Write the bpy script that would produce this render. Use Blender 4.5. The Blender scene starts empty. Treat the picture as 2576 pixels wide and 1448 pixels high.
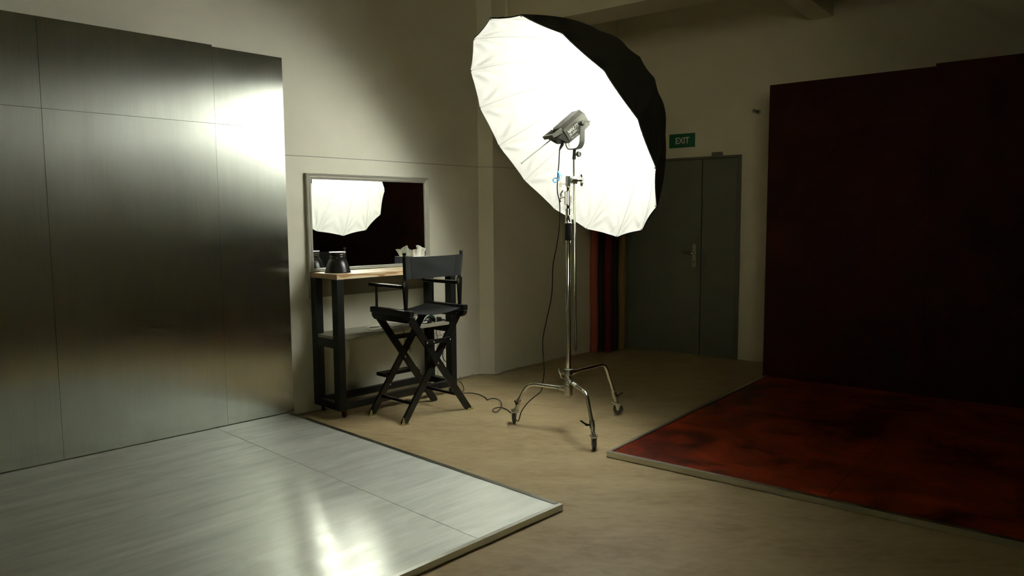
import bpy, bmesh, math, random
import numpy as np
from mathutils import Vector, Matrix
random.seed(7)
SC = bpy.context.scene
COL = SC.collection
# ------------------------------------------------------------------ camera
F_PX, PITCH, ROLL, CH = 1871.3, 0.093971, -0.0065207, 1.42
CX, CY = 1288.0, 724.0
fw = np.array([0, math.cos(PITCH), -math.sin(PITCH)]); up0 = np.array([0, math.sin(PITCH), math.cos(PITCH)])
rt0 = np.array([1.0, 0, 0])
rt = rt0*math.cos(ROLL)+up0*math.sin(ROLL); up = -rt0*math.sin(ROLL)+up0*math.cos(ROLL)
cam_d = bpy.data.cameras.new('camera'); cam = bpy.data.objects.new('camera', cam_d); COL.objects.link(cam)
cam_d.sensor_width = 36; cam_d.lens = F_PX/2576*36; cam_d.clip_start = .05; cam_d.clip_end = 60
M = Matrix.Identity(4)
for i in range(3):
    M[i][0] = rt[i]; M[i][1] = up[i]; M[i][2] = -fw[i]
M[2][3] = CH
cam.matrix_world = M
SC.camera = cam
# ------------------------------------------------------------------ world, exposure
w = bpy.data.worlds.new('world'); SC.world = w; w.use_nodes = True
w.node_tree.nodes['Background'].inputs[0].default_value = (.9, .95, .8, 1)
w.node_tree.nodes['Background'].inputs[1].default_value = 0.002
SC.view_settings.view_transform = 'Standard'; SC.view_settings.look = 'None'
SC.view_settings.gamma = 1; SC.view_settings.use_curve_mapping = False
SC.view_settings.exposure = 0.0
SC.cycles.max_bounces = 10; SC.cycles.diffuse_bounces = 6; SC.cycles.glossy_bounces = 6
SC.cycles.sample_clamp_indirect = 30; SC.cycles.caustics_reflective = True; SC.cycles.blur_glossy = 0.5
LAMP_WATT = 62.0
LAMP_COL = (1.0, 1.0, .95)
# added dim fill from behind the camera, lifts the darker walls
wl = bpy.data.lights.new('fill_light', 'AREA'); wl.shape = 'RECTANGLE'; wl.size = 2.4; wl.size_y = 1.3
wl.energy = 2.9; wl.color = (1.0, .95, .62); wl.spread = math.radians(35)
wlo = bpy.data.objects.new('fill_light', wl); COL.objects.link(wlo); wlo.location = (-.35, -3.3, 2.15)
wlo.rotation_euler = (Vector(wlo.location)-Vector((.9, 7.4, 2.1))).to_track_quat('Z', 'Y').to_euler()
# ------------------------------------------------------------------ frames of reference
dA = np.array([.6911798, .7226828]); nW = np.array([.7226828, -.6911798]); PW = np.array([-1.57, 5.339])
dE = np.array([.7858456, -.6184228]); dC = np.array([.6184228, .7858456]); PE = np.array([1.234, 8.122])
def W(u, v, z):                      # along the left wall, out of it, up
    q = PW+dA*u+nW*v; return Vector((q[0], q[1], z))
def E(s, t, z):                      # along the door wall, out of it, up
    q = PE+dE*s-dC*t; return Vector((q[0], q[1], z))
def ray(x, y): return (x-CX)/F_PX*rt-(y-CY)/F_PX*up+fw
def A(x, y, Y=4.93):
    v = ray(x, y); t = Y/v[1]; return Vector((v[0]*t, Y, CH+v[2]*t))
def FL(x, y, z=0.0):
    v = ray(x, y); t = (z-CH)/v[2]; return Vector((v[0]*t, v[1]*t, z))
def WP(x, y, off=0.0):
    v = ray(x, y); P = PW+nW*off; t = (nW@P)/(nW@v[:2]); return Vector((v[0]*t, v[1]*t, CH+v[2]*t))
# ------------------------------------------------------------------ materials
def mat(name, col, rough=.5, metal=0.0, spec=.5, coat=0.0):
    m = bpy.data.materials.new(name); m.use_nodes = True
    b = m.node_tree.nodes['Principled BSDF']
    b.inputs['Base Color'].default_value = (*col, 1); b.inputs['Roughness'].default_value = rough
    b.inputs['Metallic'].default_value = metal; b.inputs['Specular IOR Level'].default_value = spec
    b.inputs['Coat Weight'].default_value = coat
    return m
def nd(m, t, **k):
    n = m.node_tree.nodes.new(t)
    for a, v in k.items(): setattr(n, a, v)
    return n
def lk(m, a, b): m.node_tree.links.new(a, b)
def coords(m, scale=(1, 1, 1), rot=(0, 0, 0)):
    g = nd(m, 'ShaderNodeNewGeometry'); mp = nd(m, 'ShaderNodeMapping')
    mp.inputs['Scale'].default_value = scale; mp.inputs['Rotation'].default_value = rot
    mp.vector_type = 'TEXTURE' if False else 'POINT'
    lk(m, g.outputs['Position'], mp.inputs[0]); return mp.outputs[0]
def noise(m, vec, scale, detail=4, rough=.5, dist=0):
    n = nd(m, 'ShaderNodeTexNoise'); n.inputs['Scale'].default_value = scale
    n.inputs['Detail'].default_value = detail; n.inputs['Roughness'].default_value = rough
    n.inputs['Distortion'].default_value = dist
    lk(m, vec, n.inputs['Vector']); return n.outputs['Fac']
def ramp(m, fac, stops):
    r = nd(m, 'ShaderNodeValToRGB'); e = r.color_ramp.elements
    while len(e) < len(stops): e.new(.5)
    for i, (p, c) in enumerate(stops): e[i].position = p; e[i].color = (*c, 1) if len(c) == 3 else c
    lk(m, fac, r.inputs[0]); return r.outputs[0]
def mix(m, fac, a, b, mode='MIX'):
    n = nd(m, 'ShaderNodeMix', data_type='RGBA', blend_type=mode)
    for k, v in ((0, fac), (6, a), (7, b)):
        if isinstance(v, (tuple, float, int)): n.inputs[k].default_value = v if k == 0 else (*v, 1)
        else: lk(m, v, n.inputs[k])
    return n.outputs[2]
def bump(m, h, strength, dist=.01):
    b = nd(m, 'ShaderNodeBump'); b.inputs['Strength'].default_value = strength; b.inputs['Distance'].default_value = dist
    lk(m, h, b.inputs['Height']); lk(m, b.outputs[0], m.node_tree.nodes['Principled BSDF'].inputs['Normal'])
def math_(m, op, a, b=None, c=None):
    n = nd(m, 'ShaderNodeMath', operation=op)
    for i, v in enumerate((a, b, c)):
        if v is None: continue
        if isinstance(v, (int, float)): n.inputs[i].default_value = v
        else: lk(m, v, n.inputs[i])
    return n.outputs[0]
def P_(m): return m.node_tree.nodes['Principled BSDF']
def maprange(m, v, a, b, c, d):
    n = nd(m, 'ShaderNodeMapRange')
    for i, x in enumerate((a, b, c, d)): n.inputs[i+1].default_value = x
    lk(m, v, n.inputs[0]); return n.outputs[0]

MT = {}
# wall paint
def wall_mat(name, col, seam=False):
    m = mat(name, col, .75, spec=.3)
    c = coords(m); n1 = noise(m, c, 1.3, 5, .6); n2 = noise(m, c, 160, 2)
    colr = ramp(m, n1, [(.3, tuple(x*.94 for x in col)), (.7, tuple(x*1.04 for x in col))])
    sp = noise(m, c, 23, 3, .7); spot = ramp(m, sp, [(.76, (0, 0, 0)), (.79, (1, 1, 1))])
    colr = mix(m, spot, colr, tuple(x*.62 for x in col))
    if seam:
        g = nd(m, 'ShaderNodeNewGeometry'); s = nd(m, 'ShaderNodeSeparateXYZ'); lk(m, g.outputs['Position'], s.inputs[0])
        wob = noise(m, c, 1.2, 1)
        z = math_(m, 'ADD', s.outputs[2], math_(m, 'MULTIPLY', math_(m, 'SUBTRACT', wob, .5), .012))
        f = math_(m, 'LESS_THAN', math_(m, 'ABSOLUTE', math_(m, 'SUBTRACT', z, 1.871)), .0018)
        colr = mix(m, f, colr, tuple(x*.25 for x in col))
    lk(m, colr, P_(m).inputs['Base Color']); bump(m, n2, .15, .002)
    return m
MT['wall'] = wall_mat('cream_wall_paint', (.83, .815, .68), True)
MT['wall_e'] = wall_mat('cream_wall_paint_plain', (.80, .76, .60))
MT['wall_dark'] = mat('charcoal_wall_paint', (.035, .035, .03), .8)
MT['ceiling'] = wall_mat('ceiling_paint', (.74, .69, .53))
# floor
m = mat('tan_sheet_flooring', (.4, .3, .17), .55, spec=.3); MT['floor'] = m
c = coords(m, rot=(0, 0, math.radians(38)), scale=(1, 2.2, 1))
n1 = noise(m, c, 2.2, 6, .62, .4); n2 = noise(m, c, 12, 5, .65); n3 = noise(m, c, 60, 3)
nn = math_(m, 'ADD', math_(m, 'MULTIPLY', n1, .55), math_(m, 'MULTIPLY', n2, .45))
col = ramp(m, nn, [(.36, (.38, .285, .148)), (.5, (.49, .385, .212)), (.66, (.58, .475, .275))])
g = nd(m, 'ShaderNodeNewGeometry'); vm = nd(m, 'ShaderNodeVectorMath', operation='DOT_PRODUCT')
vm.inputs[1].default_value = (dC[0], dC[1], 0); lk(m, g.outputs['Position'], vm.inputs[0])
PS = FL(1430, 1108); ns = PS.x*dC[0]+PS.y*dC[1]
f = math_(m, 'LESS_THAN', math_(m, 'ABSOLUTE', math_(m, 'SUBTRACT', math_(m, 'PINGPONG', math_(m, 'SUBTRACT', vm.outputs['Value'], ns), 2.0), 0.0)), .0012)
col = mix(m, f, col, (.16, .115, .06)); lk(m, col, P_(m).inputs['Base Color'])
lk(m, maprange(m, n2, .3, .7, .48, .62), P_(m).inputs['Roughness']); bump(m, n3, .08, .002)
# brushed steel: the brush direction is the V axis of the sheet's uv map
def steel(name, col, r0, r1, aniso, rough2, f0, f1, wave, aniso2):
    m = mat(name, col, .3, 1.0)
    uv = nd(m, 'ShaderNodeUVMap', uv_map='UVMap')
    def nz(sx, sy, sc, det, rg=.55, ds=0):
        mp = nd(m, 'ShaderNodeMapping'); mp.inputs['Scale'].default_value = (sx, sy, 1); lk(m, uv.outputs[0], mp.inputs[0])
        return noise(m, mp.outputs[0], sc, det, rg, ds)
    fine = nz(150, 1.8, 1.0, 4, .6); mid = nz(16, 1.5, 1.0, 4); broad = nz(2.6, .8, 1.6, 4, .55, .4); wav = nz(1.1, .5, 1.3, 2, .4)
    smudge = nz(5, 1.6, 1.3, 5, .6, .8)
    r = math_(m, 'ADD', math_(m, 'MULTIPLY', broad, .6), math_(m, 'MULTIPLY', mid, .4))
    cc = ramp(m, math_(m, 'ADD', math_(m, 'MULTIPLY', fine, .4), math_(m, 'MULTIPLY', r, .6)), [(.3, tuple(x*.86 for x in col)), (.7, tuple(x*1.07 for x in col))])
    h = math_(m, 'ADD', math_(m, 'MULTIPLY', fine, .03), math_(m, 'MULTIPLY', wav, wave))
    bump(m, h, .5, .01)
    a = P_(m); b = nd(m, 'ShaderNodeBsdfPrincipled'); b.inputs['Metallic'].default_value = 1; b.inputs['Roughness'].default_value = rough2
    lk(m, maprange(m, r, .3, .7, r0, r1), a.inputs['Roughness'])
    tg = nd(m, 'ShaderNodeTangent', direction_type='UV_MAP', uv_map='UVMap')
    nrm = a.inputs['Normal'].links[0].from_socket
    lk(m, nrm, b.inputs['Normal'])
    for k in (a, b):
        lk(m, cc, k.inputs['Base Color']); lk(m, tg.outputs[0], k.inputs['Tangent'])
    a.inputs['Anisotropic'].default_value = aniso; b.inputs['Anisotropic'].default_value = aniso2
    mx = nd(m, 'ShaderNodeMixShader')
    lk(m, maprange(m, math_(m, 'ADD', math_(m, 'MULTIPLY', smudge, .6), math_(m, 'MULTIPLY', mid, .4)), .34, .66, f0, f1), mx.inputs[0])
    lk(m, a.outputs[0], mx.inputs[1]); lk(m, b.outputs[0], mx.inputs[2])
    lk(m, mx.outputs[0], m.node_tree.nodes['Material Output'].inputs['Surface'])
    return m
MT['steel_wall'] = steel('brushed_steel_wall_sheet', (.62, .65, .59), .20, .235, .93, .36, .20, .24, .8, .93)
MT['steel_floor'] = steel('brushed_steel_floor_sheet', (.70, .73, .665), .16, .23, .90, .60, .62, .82, .5, .5)
MT['steel_edge'] = mat('raw_steel_edge', (.42, .43, .38), .35, 1)
MT['alu'] = mat('aluminium_profile', (.62, .63, .56), .38, 1)
MT['black_gap'] = mat('dark_backing', (.02, .02, .018), .8)
# red painted sheets
def red(name, a, b, r):
    m = mat(name, a, r, spec=.2)
    c = coords(m); n1 = noise(m, c, 1.7, 6, .6, 1.2); n2 = noise(m, c, 9, 5, .7, .5)
    nn = math_(m, 'ADD', math_(m, 'MULTIPLY', n1, .7), math_(m, 'MULTIPLY', n2, .3))
    lk(m, ramp(m, nn, [(.38, a), (.62, b)]), P_(m).inputs['Base Color'])
    lk(m, maprange(m, n2, .3, .7, r-.06, r+.12), P_(m).inputs['Roughness']); return m
MT['red_floor'] = red('rust_red_lacquered_floor', (.075, .010, .003), (.48, .060, .008), .5)
MT['red_wall'] = red('dark_red_lacquered_wall', (.030, .0045, .003), (.065, .008, .004), .55)
MT['chrome'] = mat('chrome', (.78, .79, .76), .09, 1)
MT['chrome_rough'] = mat('satin_cast_metal', (.60, .61, .57), .28, 1)
MT['rubber'] = mat('grey_rubber', (.10, .105, .095), .65)
MT['black_plastic'] = mat('black_plastic', (.012, .012, .012), .4)
MT['black_frame'] = mat('black_painted_timber', (.012, .0125, .011), .42)
MT['black_wood'] = mat('black_lacquered_wood', (.010, .010, .009), .28)
MT['black_metal'] = mat('black_enamel_metal', (.012, .012, .011), .30, 0, .6)
MT['foam'] = mat('black_foam', (.012, .012, .012), .95)
m = mat('charcoal_canvas', (.017, .0195, .019), .85); MT['canvas'] = m
c = coords(m); bump(m, noise(m, c, 700, 2), .3, .001)
m = mat('pale_pine', (.7, .5, .27), .45); MT['pine'] = m
uvm = coords(m, scale=(1, 1, 1), rot=(0, 0, -math.radians(46.27)))
mpx = nd(m, 'ShaderNodeMapping'); mpx.inputs['Scale'].default_value = (2.2, 9, 14); lk(m, uvm, mpx.inputs[0])
wv = nd(m, 'ShaderNodeTexWave', wave_type='RINGS', rings_direction='SPHERICAL'); wv.inputs['Scale'].default_value = .8; wv.inputs['Distortion'].default_value = 9
wv.inputs['Detail'].default_value = 2.5; wv.inputs['Detail Scale'].default_value = 1.1
lk(m, mpx.outputs[0], wv.inputs[0])
lk(m, ramp(m, wv.outputs['Fac'], [(.1, (.84, .70, .47)), (.78, (.78, .60, .36)), (.93, (.50, .28, .12))]), P_(m).inputs['Base Color'])
m = mat('pine_end_grain', (.42, .27, .13), .6); MT['pine_end'] = m
MT['shelf'] = mat('grey_board', (.34, .335, .26), .7)
MT['frame_wood'] = mat('silver_painted_moulding', (.50, .50, .43), .32, .35)
MT['mirror'] = mat('mirror_glass', (.90, .92, .88), .0, 1)
MT['backing'] = mat('taupe_backing_board', (.24, .22, .15), .7)
MT['white_cable'] = mat('white_plastic_cable', (.72, .71, .62), .4)
MT['grey_cable'] = mat('grey_plastic_cable', (.38, .38, .32), .45)
MT['black_cable'] = mat('black_rubber_cable', (.010, .011, .010), .5)
MT['white_plastic'] = mat('white_plastic', (.72, .72, .64), .4)
MT['tissue'] = mat('white_tissue', (.80, .80, .72), .9)
MT['green_cloth'] = mat('dark_green_cloth', (.012, .085, .035), .8)
m = mat('dark_blue_carton', (.03, .035, .11), .5); MT['blue'] = m
c = coords(m, scale=(1, 1, .12)); lk(m, ramp(m, noise(m, c, 90, 2), [(.42, (.02, .025, .085)), (.62, (.085, .09, .20))]), P_(m).inputs['Base Color'])
MT['blue_strap'] = mat('light_blue_hook_strap', (.05, .50, .90), .6)
MT['door'] = mat('grey_green_door_paint', (.155, .165, .125), .5)
MT['door_frame'] = mat('grey_door_frame_paint', (.15, .15, .115), .5)
MT['brass'] = mat('worn_nickel', (.50, .47, .38), .32, 1)
MT['sign_green'] = mat('green_sign_plate', (.008, .13, .055), .35)
MT['sign_white'] = mat('white_sign_lettering', (.72, .74, .68), .5)
MT['pink_paper'] = mat('coral_paper', (.42, .10, .07), .8)
MT['maroon_paper'] = mat('maroon_paper', (.13, .008, .016), .8)
MT['black_paper'] = mat('black_paper', (.018, .02, .016), .8)
MT['tan_paper'] = mat('ochre_paper', (.30, .19, .07), .8)
MT['lamp_grey'] = mat('dark_grey_cast_aluminium', (.105, .108, .085), .38, .3)
MT['lamp_dark'] = mat('dark_control_panel', (.035, .036, .028), .45)
MT['lettering'] = mat('white_print', (.80, .80, .74), .5)
MT['button'] = mat('olive_button', (.30, .31, .13), .5)
MT['tape'] = mat('pale_yellow_tape', (.62, .60, .24), .6)
MT['red_caster'] = mat('red_caster_plate', (.25, .03, .02), .5)
m = mat('white_umbrella_lining', (.66, .665, .635), .75, spec=.2); MT['lining'] = m
m = mat('black_umbrella_cover', (.042, .043, .036), .8, spec=.3); MT['cover'] = m
MT['rib'] = mat('pale_rib_channel', (.60, .60, .55), .6)
MT['lens'] = mat('lamp_lens', (.8, .85, .9), .1)
P_(MT['lens']).inputs['Emission Color'].default_value = (.8, .9, 1, 1); P_(MT['lens']).inputs['Emission Strength'].default_value = 3.0

# ------------------------------------------------------------------ object helpers
LOC = {}
def tag(o, label=None, cat=None, group=None, kind=None):
    if label: o['label'] = label
    if cat: o['category'] = cat
    if group: o['group'] = group
    if kind: o['kind'] = kind
    return o
def thing(name, loc, label, cat, group=None):
    o = bpy.data.objects.new(name, None); COL.objects.link(o); o.location = loc; o.empty_display_size = .1
    LOC[o.name] = Vector(loc); return tag(o, label, cat, group)
def obj(name, bm, m, parent=None, smooth=False, bevel=0.0, loc=None):
    me = bpy.data.meshes.new(name)
    bmesh.ops.recalc_face_normals(bm, faces=bm.faces) if not getattr(bm, 'keep', False) else None
    bm.to_mesh(me); bm.free()
    o = bpy.data.objects.new(name, me); COL.objects.link(o)
    ms = m if isinstance(m, (list, tuple)) else [m]
    for x in ms: me.materials.append(x)
    if parent is not None:
        o.parent = parent; L = LOC[parent.name]
    else: L = Vector(loc) if loc is not None else Vector((0, 0, 0)); o.location = L
    me.transform(Matrix.Translation(-L)); LOC[o.name] = L
    if smooth:
        for p in me.polygons: p.use_smooth = True
        md = o.modifiers.new('split', 'EDGE_SPLIT'); md.split_angle = math.radians(38)
    if bevel:
        md = o.modifiers.new('bevel', 'BEVEL'); md.width = bevel; md.segments = 2; md.limit_method = 'ANGLE'
    return o
def new(): return bmesh.new()
def hexa(bm, p, mi=0):     # 8 points: bottom 4 ccw, top 4 ccw
    v = [bm.verts.new(q) for q in p]
    for f in ((3, 2, 1, 0), (4, 5, 6, 7), (0, 1, 5, 4), (1, 2, 6, 5), (2, 3, 7, 6), (3, 0, 4, 7)):
        bm.faces.new([v[i] for i in f]).material_index = mi
    return v
def fbox(bm, F, a0, a1, b0, b1, z0, z1, mi=0):
    return hexa(bm, [F(a0, b0, z0), F(a1, b0, z0), F(a1, b1, z0), F(a0, b1, z0), F(a0, b0, z1), F(a1, b0, z1), F(a1, b1, z1), F(a0, b1, z1)], mi)
def smooth_path(pts, n=8):
    P = [Vector(p) for p in pts]
    if len(P) < 3: return P
    out = []
    for i in range(len(P)-1):
        p0 = P[max(i-1, 0)]; p1 = P[i]; p2 = P[i+1]; p3 = P[min(i+2, len(P)-1)]
        for k in range(n):
            t = k/n
            out.append(.5*((2*p1)+(p2-p0)*t+(2*p0-5*p1+4*p2-p3)*t*t+(3*p1-p0-3*p2+p3)*t**3))
    out.append(P[-1]); return out
def tube(bm, pts, r, seg=12, cap=True, mi=0):
    P = [Vector(p) for p in pts]; rs = r if isinstance(r, (list, tuple)) else [r]*len(P)
    t0 = (P[1]-P[0]).normalized(); a = t0.orthogonal().normalized(); rings = []
    for i, p in enumerate(P):
        t = (P[min(i+1, len(P)-1)]-P[max(i-1, 0)]).normalized()
        a = (a-t*a.dot(t)).normalized(); b = t.cross(a)
        rings.append([bm.verts.new(p+(a*math.cos(2*math.pi*k/seg)+b*math.sin(2*math.pi*k/seg))*rs[i]) for k in range(seg)])
    for i in range(len(P)-1):
        for k in range(seg):
            bm.faces.new((rings[i][k], rings[i][(k+1) % seg], rings[i+1][(k+1) % seg], rings[i+1][k])).material_index = mi
    if cap:
        bm.faces.new(rings[0][::-1]).material_index = mi; bm.faces.new(rings[-1]).material_index = mi
def lathe(bm, o, ax, prof, seg=32, cap=True, mi=0):
    o = Vector(o); t = Vector(ax).normalized(); a = t.orthogonal().normalized(); b = t.cross(a); rings = []
    for rr, h in prof:
        rings.append([bm.verts.new(o+t*h+(a*math.cos(2*math.pi*k/seg)+b*math.sin(2*math.pi*k/seg))*max(rr, 1e-4)) for k in range(seg)])
    for i in range(len(prof)-1):
        for k in range(seg):
            bm.faces.new((rings[i][k], rings[i][(k+1) % seg], rings[i+1][(k+1) % seg], rings[i+1][k])).material_index = mi
    if cap: bm.faces.new(rings[0][::-1]); bm.faces.new(rings[-1])
def bar(bm, p0, p1, w, h, side, mi=0):   # rectangular bar; side = direction of the w width
    p0 = Vector(p0); p1 = Vector(p1); t = (p1-p0).normalized(); s = Vector(side); s = (s-t*s.dot(t)).normalized(); n = t.cross(s)
    q = [p0-s*w/2-n*h/2, p0+s*w/2-n*h/2, p0+s*w/2+n*h/2, p0-s*w/2+n*h/2]
    d = p1-p0; hexa(bm, q+[x+d for x in q], mi)
def prism(bm, pts, d, mi=0):             # polygon swept along the vector d
    a = [bm.verts.new(p) for p in pts]; b = [bm.verts.new(Vector(p)+Vector(d)) for p in pts]; n = len(pts)
    bm.faces.new(a[::-1]).material_index = mi; bm.faces.new(b).material_index = mi
    for i in range(n): bm.faces.new((a[i], a[(i+1) % n], b[(i+1) % n], b[i])).material_index = mi
def text_mesh(name, s, size, origin, xdir, ydir, m, parent, depth=.0008, shear=0.0, width=None, bold=0.0):
    cu = bpy.data.curves.new('t', 'FONT'); cu.body = s; cu.size = size; cu.extrude = depth; cu.shear = shear; cu.offset = bold
    o = bpy.data.objects.new('t', cu); COL.objects.link(o)
    bpy.context.view_layer.update()
    me = bpy.data.meshes.new_from_object(o.evaluated_get(bpy.context.evaluated_depsgraph_get())); bpy.data.objects.remove(o)
    x = Vector(xdir).normalized(); y = Vector(ydir).normalized(); z = x.cross(y)
    ws = max(v.co.x for v in me.vertices)-min(v.co.x for v in me.vertices)
    k = (width/ws) if width else 1.0; x0 = min(v.co.x for v in me.vertices)
    L = LOC[parent.name]
    for v in me.vertices:
        c = v.co.copy(); v.co = Vector(origin)+x*(c.x-x0)*k+y*c.y+z*c.z-L
    ob = bpy.data.objects.new(name, me); COL.objects.link(ob); me.materials.clear(); me.materials.append(m); ob.parent = parent; LOC[ob.name] = L
    return ob
def structure(name, bm, m, **k):
    o = obj(name, bm, m, **k); o['kind'] = 'structure'; return o

# ------------------------------------------------------------------ room shell
RD = Vector((.653, .757)); R0 = Vector((-.163, 6.672))
# where the far part of the left wall meets the door wall
A2 = np.array([[RD.x, -dE[0]], [RD.y, -dE[1]]]); sol = np.linalg.solve(A2, PE-np.array(R0)); CORN = R0+RD*sol[0]
SC0 = float(sol[1])
CEIL = 3.8
u_min = -9.5
back_n = -4.2
def xy(v): return (v.x, v.y)
pts = [xy(W(u_min, 0, 0)), xy(W(1.847, 0, 0)), (R0.x, R0.y), (CORN.x, CORN.y)]
outer = [xy(W(u_min, -.15, 0)), xy(W(1.83, -.15, 0)), (R0.x-.13, R0.y+.10), (CORN.x-.12, CORN.y+.12)]
bm = new()
for i in range(3):
    a, b, c_, d_ = pts[i], pts[i+1], outer[i+1], outer[i]
    hexa(bm, [(*a, 0), (*b, 0), (*c_, 0), (*d_, 0), (*a, CEIL), (*b, CEIL), (*c_, CEIL), (*d_, CEIL)])
structure('wall_left', bm, MT['wall'])
bm = new(); fbox(bm, E, SC0-.1, 7.2, -.15, 0, 0, CEIL); structure('wall_far', bm, MT['wall_e'])
bm = new(); fbox(bm, E, 7.0, 7.15, .0, 13.5, 0, CEIL); structure('wall_right', bm, MT['wall_e'])
bm = new(); fbox(bm, E, -9, 7.15, 10.75, 10.9, 0, CEIL); structure('wall_back', bm, MT['wall_e'])
# unseen framed glowing panel behind the camera, added to dress the fill light
MT['fill_pane'] = mat('fill_panel_glow', (.2, .22, .2), .2)
P_(MT['fill_pane']).inputs['Emission Color'].default_value = (1, .95, .7, 1); P_(MT['fill_pane']).inputs['Emission Strength'].default_value = .06
wr = bpy.data.objects.new('fill_panel_1', None); COL.objects.link(wr); wr.location = E(5.8, 10.74, 1.5); LOC[wr.name] = Vector(wr.location); wr['kind'] = 'structure'
bm = new(); fbox(bm, E, 4.6, 7.0, 10.735, 10.748, 1.5, 2.8); obj('fill_pane', bm, MT['fill_pane'], wr)
for a0, a1, z0, z1 in ((4.54, 4.6, 1.44, 2.86), (7.0-.06, 7.0, 1.44, 2.86), (4.6, 6.94, 1.44, 1.5), (4.6, 6.94, 2.8, 2.86), (5.75, 5.81, 1.5, 2.8)):
    bm = new(); fbox(bm, E, a0, a1, 10.69, 10.749, z0, z1); obj('frame', bm, MT['wall_e'], wr)
bm = new(); fbox(bm, E, -9, 7.3, -.3, 12.8, -.05, 0); structure('floor', bm, MT['floor'])
bm = new(); fbox(bm, E, -9, 7.3, -.3, 12.8, CEIL, CEIL+.05); structure('ceiling', bm, MT['ceiling'])
# beams
def s_at(x, y): return float((np.array([x, y])-PE)@dE)
nPE = float(PE@dC)
tf = nPE-float(np.array([-.017, 6.827])@dC)
bm = new(); fbox(bm, E, s_at(-.017, 6.827)-.05, 7.0, tf-.365, tf, 3.10, CEIL); structure('trim_1', bm, MT['ceiling'])
bm = new(); fbox(bm, E, 1.908, 2.095, .0, tf-.365, 3.185, CEIL); structure('trim_2', bm, MT['ceiling'])
# conduit in the corner of the wall
q = Vector(R0)+RD*.17
bm = new(); tube(bm, [(q.x+.022, q.y-.018, 2.55), (q.x+.022, q.y-.018, CEIL)], .016, 16); structure('trim_3', bm, MT['wall'], smooth=True)

# ------------------------------------------------------------------ brushed steel set
def sheet(name, bm, m, parent, F, a0, a1, b0, b1, c0, c1, uvf):
    fbox(bm, F, a0, a1, b0, b1, c0, c1)
    l = bm.loops.layers.uv.new('UVMap')
    for f in bm.faces:
        for lp in f.loops:
            p = lp.vert.co; x, y = uvf(p); lp[l].uv = (x, y)
    return obj(name, bm, m, parent)
def wu(p): q = np.array([p.x, p.y])-PW; return float(q@dA), float(q@nW)
st = thing('steel_backdrop', W(-1.4, .02, 0), 'tall brushed steel backdrop of tiled sheets on the left wall', 'backdrop')
bm = new(); fbox(bm, W, -2.52, -.047, .002, .012, 0.04, 2.53); obj('backing_board', bm, MT['black_gap'], st)
g_ = .0008
us = [-2.53, -1.53, -.54, -.045]
for i in range(3):
    du = 13.7*i
    top = 2.545 if i < 2 else 2.535
    sheet('steel_sheet', new(), MT['steel_wall'], st, W, us[i]+g_, us[i+1]-g_, .013, .016+.001*(i % 2), .036, 2.045-g_, lambda p: (wu(p)[0]+du, p.z+du))
    sheet('steel_sheet', new(), MT['steel_wall'], st, W, us[i]+g_, us[i+1]-g_, .014, .017+.001*(i % 2), 2.045+g_, top, lambda p: (wu(p)[0]+du+5, p.z+du+3))
sp = thing('steel_platform', W(-1.4, 1.3, 0), 'low brushed steel floor platform in front of the steel backdrop', 'platform')
VF = 2.577; UR = -.075; UL = -2.55
bm = new(); fbox(bm, W, UL+.02, UR-.02, .03, VF-.03, 0.0, .026); obj('base_board', bm, MT['black_gap'], sp)
us = [UL, -.625, UR-.012]
for i in range(2):
    for j, (v0, v1) in enumerate(((.022, 1.055), (1.055, VF-.004))):
        if i > 0 and j == 1: continue
        if i == 1: v1 = VF-.004
        off = 7.3*i+3.1*j
        gv = .0002
        sheet('steel_sheet', new(), MT['steel_floor'], sp, W, us[i]+.0016, us[i+1]-.0016, v0+gv, v1-gv, .027, .031, lambda p, o=off: (wu(p)[1]+o, wu(p)[0]+o))
bm = new(); fbox(bm, W, UL, UR, VF-.003, VF+.001, .004, .034); fbox(bm, W, UL, UR, VF-.022, VF-.003, .0312, .034); obj('edge_trim', bm, MT['alu'], sp)
bm = new(); fbox(bm, W, UR-.010, UR+.004, .022, VF-.03, .004, .0315); fbox(bm, W, UR-.028, UR-.006, .022, VF-.03, .0314, .0335); o = obj('edge_trim', bm, MT['steel_edge'], sp); o['label'] = 'dark side edge strip'

# ------------------------------------------------------------------ dark red set
rb = thing('red_backdrop', E(3.5, .74, 0), 'tall dark red lacquered backdrop wall on the right', 'backdrop')
edges = [1.796, 3.035, 4.275, 5.515, 6.75]
for i in range(4):
    bm = new(); fbox(bm, E, edges[i]+.001, edges[i+1]-.001, .690, .720, 0, 2.525 if i == 0 else 2.545); obj('painted_sheet', bm, MT['red_wall'], rb)
for s in (1.83, 3.035, 4.275, 5.515, 6.7):
    bm = new(); bar(bm, E(s, .665, 0), E(s, .665, 2.5), .045, .045, (dE[0], dE[1], 0)); bar(bm, E(s, .64, 1.6), E(s, .25, .02), .04, .04, (dE[0], dE[1], 0)); bar(bm, E(s, .66, .02), E(s, .2, .02), .04, .04, (dE[0], dE[1], 0)); obj('timber_prop', bm, MT['pine'], rb)
rp = thing('red_platform', E(3.5, 2.1, 0), 'low rust red lacquered floor platform with a pale metal edge', 'platform')
TF = 3.400
e2 = [1.822, 3.06, 4.30, 5.54, 6.75]
for i in range(4):
    for j, (t0, t1) in enumerate(((.724, 2.1), (2.1, TF-.004))):
        bm = new(); fbox(bm, E, e2[i]+.0015+(.012 if i == 0 else 0), e2[i+1]-.0015, t0+.001, t1-.001, 0, .026); obj('painted_sheet', bm, MT['red_floor'], rp)
bm = new(); fbox(bm, E, e2[0], 6.75, TF-.004, TF+.010, .001, .032); fbox(bm, E, e2[0], 6.75, TF-.022, TF-.004, .0275, .032); obj('edge_trim', bm, MT['alu'], rp)
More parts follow.
